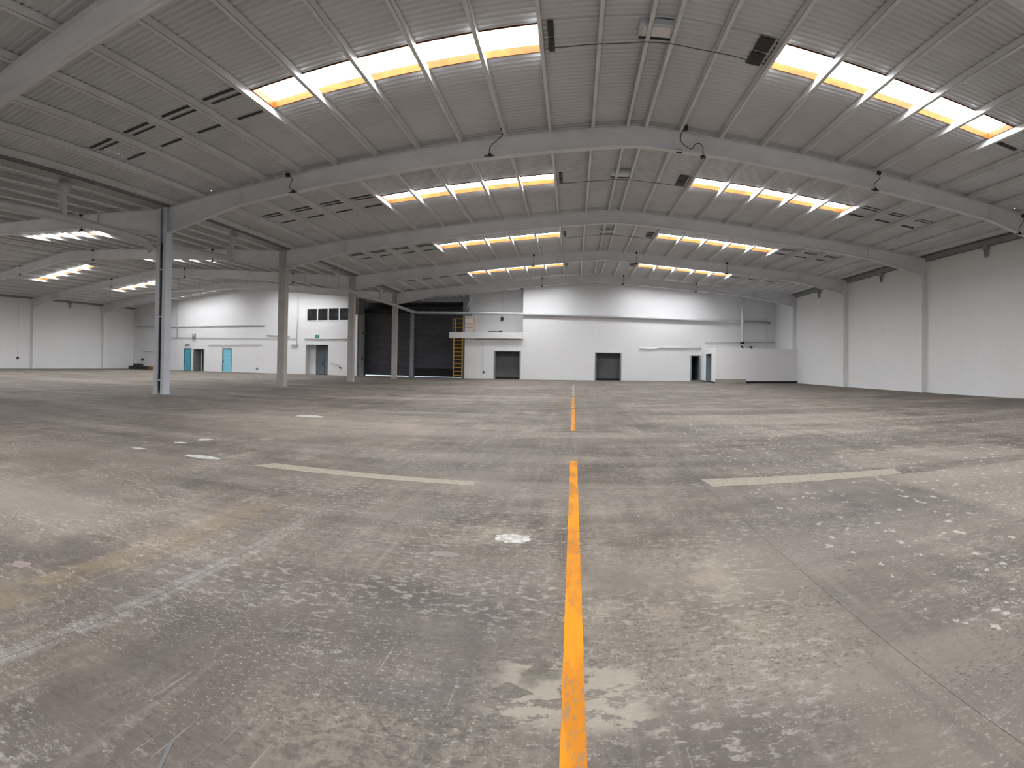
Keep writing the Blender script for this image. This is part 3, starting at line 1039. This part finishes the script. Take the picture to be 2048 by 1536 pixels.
conduit([(18.4, yw - .35, 3.1), (18.4, yw - .35, 7.3)], .02, 'thin vertical conduit in the main hall corner')
t = thing('wall_box', (-28.0, YF - .1, 2.95), 'small grey box on the wall beside the recessed double door', 'box')
MB().box(-28.35, -27.65, YF - .16, YF, 2.95, 3.12).build('housing', m_pipe, t)
MB().box(-28.3, -27.7, YF - .14, YF - .02, 2.9, 2.95).build('diffuser', m_white_trim, t)
t = thing('wall_box', (-40.85, YF - .1, 3.65), 'grey siren box above the dark open doorway', 'box')
MB().box(-41.05, -40.65, YF - .18, YF, 3.7, 4.25).build('housing', m_jamb, t)
MB().box(-41.0, -40.7, YF - .2, YF - .18, 3.95, 4.2).build('grille', m_wall_grey, t)
t = thing('door_light', (-41.8, YF - .1, 2.9), 'dark strip light above the closed teal door', 'lamp')
MB().box(-42.1, -41.5, YF - .12, YF, 2.93, 3.05).build('housing', m_jamb, t)
MB().box(-42.05, -41.55, YF - .1, YF - .02, 2.9, 2.93).build('diffuser', m_dark, t)
t = thing('wall_socket', (-32.5, YF, .3), 'small dark socket low on the side hall end wall', 'socket')
MB().box(-32.6, -32.4, YF - .06, YF, .35, .55).build('box', m_dark, t)
MB().box(-32.56, -32.44, YF - .08, YF - .06, .40, .50).build('cover', m_pipe, t)
t = thing('bent_bar', (-23.2, YF, 1.0), 'bent steel bar on the wall beside the double door', 'bar')
MB().tube([(-23.9, YF - .06, 1.25), (-22.95, YF - .06, 1.0), (-22.9, YF - .06, .8)], .03, 8).build('bar', m_pipe, t)
MB().box(-22.98, -22.82, YF - .1, YF, .72, .84).build('bracket', m_dark, t)
t = thing('fire_hose', (-46.0, YF, 1.4), 'grey valve assembly on the end wall near the side hall corner', 'valve')
MB().tube([(-46.1, YF - .15, 1.1), (-46.3, YF - .15, 1.5), (-46.3, YF - .15, 1.9), (-46.1, YF - .15, 2.3)], .08, 8).build('pipe_loop', m_jamb, t, smooth=True)
MB().box(-46.3, -46.1, YF - .2, YF, .95, 1.15).build('valve_body', m_dark, t)
t = thing('round_fitting', (-48.6, YF, .9), 'round black fitting on the end wall above the timber pile', 'fitting')
MB().tube([(-48.6, YF, 1.15), (-48.6, YF - .12, 1.15)], .16, 14).build('disc', m_black, t)
MB().tube([(-48.6, YF - .12, 1.15), (-48.6, YF - .18, 1.15)], .06, 10).build('hub', m_dark, t)
t = thing('wall_socket', (WL, 38.6, 1.0), 'dark socket box with conduit on the side hall block wall', 'socket')
MB().box(WL, WL + .08, 38.5, 38.75, 1.0, 1.25).build('box', m_dark, t)
MB().tube([(WL + .03, 38.62, 1.25), (WL + .03, 38.62, 7.3)], .03, 6).build('conduit', m_wall, t)

# timber pile in the side hall corner
def plank(x0, x1, y0, y1, z0, z1, m, label):
    o = MB().box(x0, x1, y0, y1, z0, z1).build('timber_beam', m)
    return tag(o, label, 'timber', 'timbers piled in the corner')


plank(-49.6, -46.6, 55.2, 55.7, 0, .38, m_timber, 'long dark timber lying on the floor in the corner')
plank(-48.9, -46.9, 55.75, 56.2, 0, .33, m_concrete, 'grey timber lying behind the long dark one')
plank(-46.55, -46.0, 55.2, 55.75, 0, .34, m_rust, 'short rusty brown block at the end of the dark timber')
plank(-48.9, -47.6, 55.25, 55.65, .38, .66, m_timber, 'short dark timber stacked on the long one')

# ------------------------------------------------------------------ gutter outlets on the long walls
def outlet(x, s, y, ztop, label):
    t = thing('gutter_outlet', (x, y, ztop - .6), label, 'gutter outlet', 'gutter outlets')
    MB().box(*sorted((x, x + s * .22)), y - .22, y + .22, ztop - .22, ztop).build('box', m_gutter, t)
    MB().tube([(x + s * .12, y - .12, ztop - .2), (x + s * .10, y - .14, ztop - .6)], .045, 8).build('spout', m_gutter, t)
    MB().tube([(x + s * .12, y + .12, ztop - .2), (x + s * .03, y + .12, ztop - .62)], .05, 8).build('spout', m_jamb, t)


for y, nm in ((24.1, 'third full bay before the far wall'), (35.1, 'second full bay before the far wall'), (45.6, 'last full bay before the far wall')):
    outlet(WR, -1, y, 7.72, 'small grey gutter outlet on the main hall wall, %s' % nm)
outlet(WL, 1, 45.8, 7.42, 'small grey gutter outlet on the side hall wall')

# ------------------------------------------------------------------ power drops on the beams
def power_drop(x, y, zs, zb, label, dx=.25, loop=True):
    """cable from a purlin box, down the beam face to a socket under the beam"""
    t = thing('power_drop', (x, y - .18, zb), label, 'power cable', 'hanging power cables')
    MB().box(x + dx - .06, x + dx + .06, y - .30, y - .18, zs - .06, zs + .06).build('junction_box', m_dark, t)
    pts = [(x + dx, y - .24, zs)]
    for i in range(1, 9):
        f = i / 8
        pts.append((x + dx * (1 - f) + (.10 * math.sin(f * 2 * math.pi) if loop else 0), y - .18 - .03 * math.sin(f * math.pi), zs + (zb + .08 - zs) * f))
    MB().tube(pts, .014, 6).build('cable', m_cable, t, smooth=True)
    MB().tube([(x, y - .18, zb + .10), (x, y - .18, zb + .03), (x, y - .18, zb)], [.04, .09, .06], 10).build('socket', m_dark, t)
    MB().box(x - .18, x + .14, y - .2, y - .16, zb + .01, zb + .04).build('bracket', m_dark, t)


yB = FR['B']
power_drop(-9.6, yB, 8.00, 7.36, 'dangling cable on the fourth beam from far wall, closest to the bluish column', -.2)
power_drop(-2.75, yB, 8.95, 8.07, 'dangling cable on the fourth beam from the far wall, column side of the ridge', .4)
t = thing('power_drop', (4.05, yB - .18, 8.2), 'looping cable on the fourth beam from the far wall, just past the ridge', 'power cable', 'hanging power cables')
MB().box(3.36, 3.52, yB - .32, yB - .18, 9.02, 9.16).build('junction_box', m_dark, t)
MB().tube([(3.44, yB - .25, 9.1), (3.32, yB - .2, 8.9), (3.30, yB - .2, 8.7), (3.42, yB - .2, 8.55), (3.65, yB - .2, 8.44), (3.72, yB - .2, 8.50), (3.78, yB - .2, 8.62), (3.92, yB - .2, 8.66), (4.04, yB - .2, 8.55), (4.05, yB - .2, 8.24)], .014, 6).build('cable', m_cable, t, smooth=True)
MB().tube([(4.05, yB - .18, 8.26), (4.05, yB - .18, 8.19)], .09, 10).build('socket', m_dark, t)
tag(MB().box(3.2, 3.4, yB - .04, yB - .008, 8.34, 8.46).build('beam_plate', m_dark), 'small black plate on the beam web near the looping cable', 'plate')
power_drop(10.3, yB, 8.45, 7.80, 'dangling cable on the fourth beam from the far wall, above the wall side', .1)
power_drop(17.2, yB, 7.92, 7.12, 'dangling cable on the fourth beam from the far wall, beside the block wall', .15)
for k, nm in (('D', 'second'), ('E', 'first')):
    for xx, sd in ((-2.77, 'column side of the ridge'), (4.07, 'wall side of the ridge'), (10.3, 'towards the block wall')):
        s = SLOPES[0] if xx < XA else SLOPES[1]
        zt = rz(s, abs(xx - XA))
        power_drop(xx, FR[k], zt + .02, zt - .72, 'dangling cable, %s main hall beam from the far wall, %s' % (nm, sd), .02, False)
for k, nm in (('B', 'fourth'), ('C', 'third'), ('D', 'second')):
    for xx in (-38.5, -30.2, -20.2):
        s = SLOPES[2] if xx > XA2 else SLOPES[3]
        zt = rz(s, abs(xx - XA2))
        if k == 'B' and xx < -30.5:
            continue
        power_drop(xx, FR[k], zt - .02, zt - .74, 'dangling cable, %s side hall beam from the far wall, %s' % (nm, 'columns side' if xx > -25 else ('near the ridge' if xx > -35 else 'far slope')), .02, False)

# ------------------------------------------------------------------ housings at the ridge, cables between skylights
for bi in (2, 3, 4):
    ym = bays[bi][0] + BAY / 2 - .25
    t = thing('ridge_lamp', (XA, ym, ZA - .16), 'pale blue lamp housing under the main hall ridge, %s from far wall' % BAYNAME[bi], 'lamp', 'ridge lamps')
    MB().box(XA - .52, XA + .28, ym - .28, ym + .28, ZA + .05, ZA + .17).build('housing', m_box, t)
    MB().box(XA - .45, XA + .2, ym - .2, ym + .2, ZA + .02, ZA + .05).build('diffuser', m_white_trim, t)
    MB().box(XA - .50, XA + .3, ym + .28, ym + .33, ZA + .02, ZA + .19).build('bracket', m_dark, t)
    pts = []
    for i in range(13):
        xx = XA - 2.6 + i * (5.2 / 12)
        s = SLOPES[0] if xx < XA else SLOPES[1]
        pts.append((xx, ym + .34, rz(s, abs(xx - XA)) - .015 - .02 * math.sin(i / 12 * math.pi * 5) ** 2))
    MB().tube(pts, .012, 6).build('cable', m_cable, t)

# suspended white lighting battens in the side hall
BY = 43.0
for i, (a, b) in enumerate(((-43.9, -40.8), (-39.2, -35.0), (-33.2, -30.2), (-29.6, -25.4))):
    z = 7.50 - .075 * i
    t = thing('light_batten', ((a + b) / 2, BY, z), '%s slim white hung lighting batten from the side hall block wall' % ('first', 'second', 'third', 'fourth')[i], 'lamp', 'hung lighting battens')
    MB().box(a, b, BY - .05, BY + .05, z, z + .07).build('batten', m_pipe_white, t)
    MB().box(a + .05, b - .05, BY - .03, BY + .03, z - .02, z).build('diffuser', m_white_trim, t)
    for xx in (a + .4, b - .4):
        s = SLOPES[3] if xx < XA2 else SLOPES[2]
        MB().tube([(xx, BY, z + .07), (xx, BY, rz(s, abs(xx - XA2)) + .19)], .01, 6).build('suspension_wire', m_cable, t)

# ------------------------------------------------------------------ floor markings
def flat(name, poly, mat, label, cat, z=.0025, group=None):
    n = len(poly)
    mb = MB().add([(x, y, .0002) for x, y in poly] + [(x, y, z) for x, y in poly],
                  [tuple(range(n - 1, -1, -1)), tuple(range(n, 2 * n))] + [(i, (i + 1) % n, n + (i + 1) % n, n + i) for i in range(n)])
    return tag(mb.build(name, mat), label, cat, group)


def ragged(x0, x1, y0, y1, step=.07, amp=.0018, ends=.03):
    L, Rr = [], []
    n = max(2, int((y1 - y0) / step))
    for i in range(n + 1):
        yy = y0 + (y1 - y0) * i / n
        L.append((x0 + random.uniform(-amp, amp), yy))
        Rr.append((x1 + random.uniform(-amp, amp), yy))
    L[0] = (x0, y0 + random.uniform(0, ends))
    Rr[-1] = (x1, y1 - random.uniform(0, ends))
    return Rr + L[::-1]


flat('yellow_line', ragged(-.035, .070, -6, 9.43), m_yellow, 'solid yellow orange line painted along the floor slab before the gap', 'floor marking', group='yellow floor line')
flat('yellow_line', ragged(-.05, .05, 13.66, 20.5), m_yellow, 'yellow line dash on the floor just beyond the gap', 'floor marking', group='yellow floor line')
for i in range(8):
    a = 20.9 + i * .85
    flat('yellow_line', ragged(-.06, .045, a, a + .62, amp=.006), m_yellow, '%s short worn yellow dash after the long dash beyond the gap' % ('first', 'second', 'third', 'fourth', 'fifth', 'sixth', 'seventh', 'last')[i], 'floor marking', group='short yellow dashes')
flat('yellow_line', ragged(-.07, .05, 28.5, 43.5, .5, .015), m_yellow_faint, 'faded yellow trace of the line running towards the far wall', 'floor marking', group='yellow floor line')
flat('yellow_line', ragged(-.05, .05, 9.9, 13.2, .2, .02), m_floor, 'bare patch of concrete in the gap of the yellow line', 'floor marking')
flat('floor_strip', [(-4.30, 7.40), (-1.20, 7.345), (-1.22, 7.60), (-4.12, 7.76)], m_tan, 'tan painted strip across the floor on the column side of the yellow line', 'floor marking', group='tan floor strips')
flat('floor_strip', [(1.72, 7.36), (4.42, 7.345), (4.50, 7.78), (1.68, 7.88)], m_tan, 'wider tan painted strip across the floor on the block wall side of the yellow line', 'floor marking', group='tan floor strips')


def blob(cx, cy, rx, ry, n=16, rough=.25):
    return [(cx + rx * math.cos(a) * (1 + random.uniform(-rough, rough)), cy + ry * math.sin(a) * (1 + random.uniform(-rough, rough))) for a in [2 * math.pi * i / n for i in range(n)]]


flat('paint_patch', blob(-5.27, 7.56, .30, .13, rough=.15), m_white_paint, 'white paint patch on the floor beyond the end of the narrow tan strip', 'paint patch', group='white paint patches')
flat('paint_patch', blob(-6.5, 7.52, .12, .09), m_white_paint, 'small white paint spot farthest from the tan strip', 'paint patch', group='white paint patches')
flat('paint_patch', blob(-6.35, 9.2, .12, .16), m_white_paint, 'small white paint spot nearest to the faded red spot beyond the narrow strip', 'paint patch', group='white paint patches')
flat('paint_patch', blob(-6.42, 8.55, .10, .10), m_white_paint, 'small white paint spot in the middle of three in a row', 'paint patch', group='white paint patches')
flat('paint_patch', blob(-6.8, 14.7, .42, .30), m_white_paint, 'pale paint patch on the floor between the tan strip and the third column', 'paint patch', group='white paint patches')
flat('paint_patch', blob(-3.4, 2.69, .07, .07), m_red_paint, 'faded red paint spot beside the tan band', 'paint patch', group='red paint spots')
flat('paint_patch', blob(-5.48, 9.95, .12, .18), m_red_paint, 'faded red paint spot beyond the narrow tan strip', 'paint patch', group='red paint spots')
flat('paint_patch', blob(5.85, 9.87, .12, .16), m_red_paint, 'faded red paint spot beyond the wider tan strip', 'paint patch', group='red paint spots')
flat('paint_patch', blob(-.50, 5.20, .16, .13, 30, .16), m_white_paint, 'ragged white patch of peeled coating beside the yellow line', 'paint patch', group='white paint patches')
flat('paint_patch', blob(-.98, 4.66, .13, .07, 30, .16), m_tan_pale, 'pale ragged patch farther from the yellow line than the white one', 'paint patch', group='white paint patches')
flat('metal_strip', [(-1.447, 1.90), (-1.432, 1.905), (-1.352, 1.70), (-1.367, 1.695)], m_panel, 'thin grey metal strip set in the dark worn concrete', 'strip')
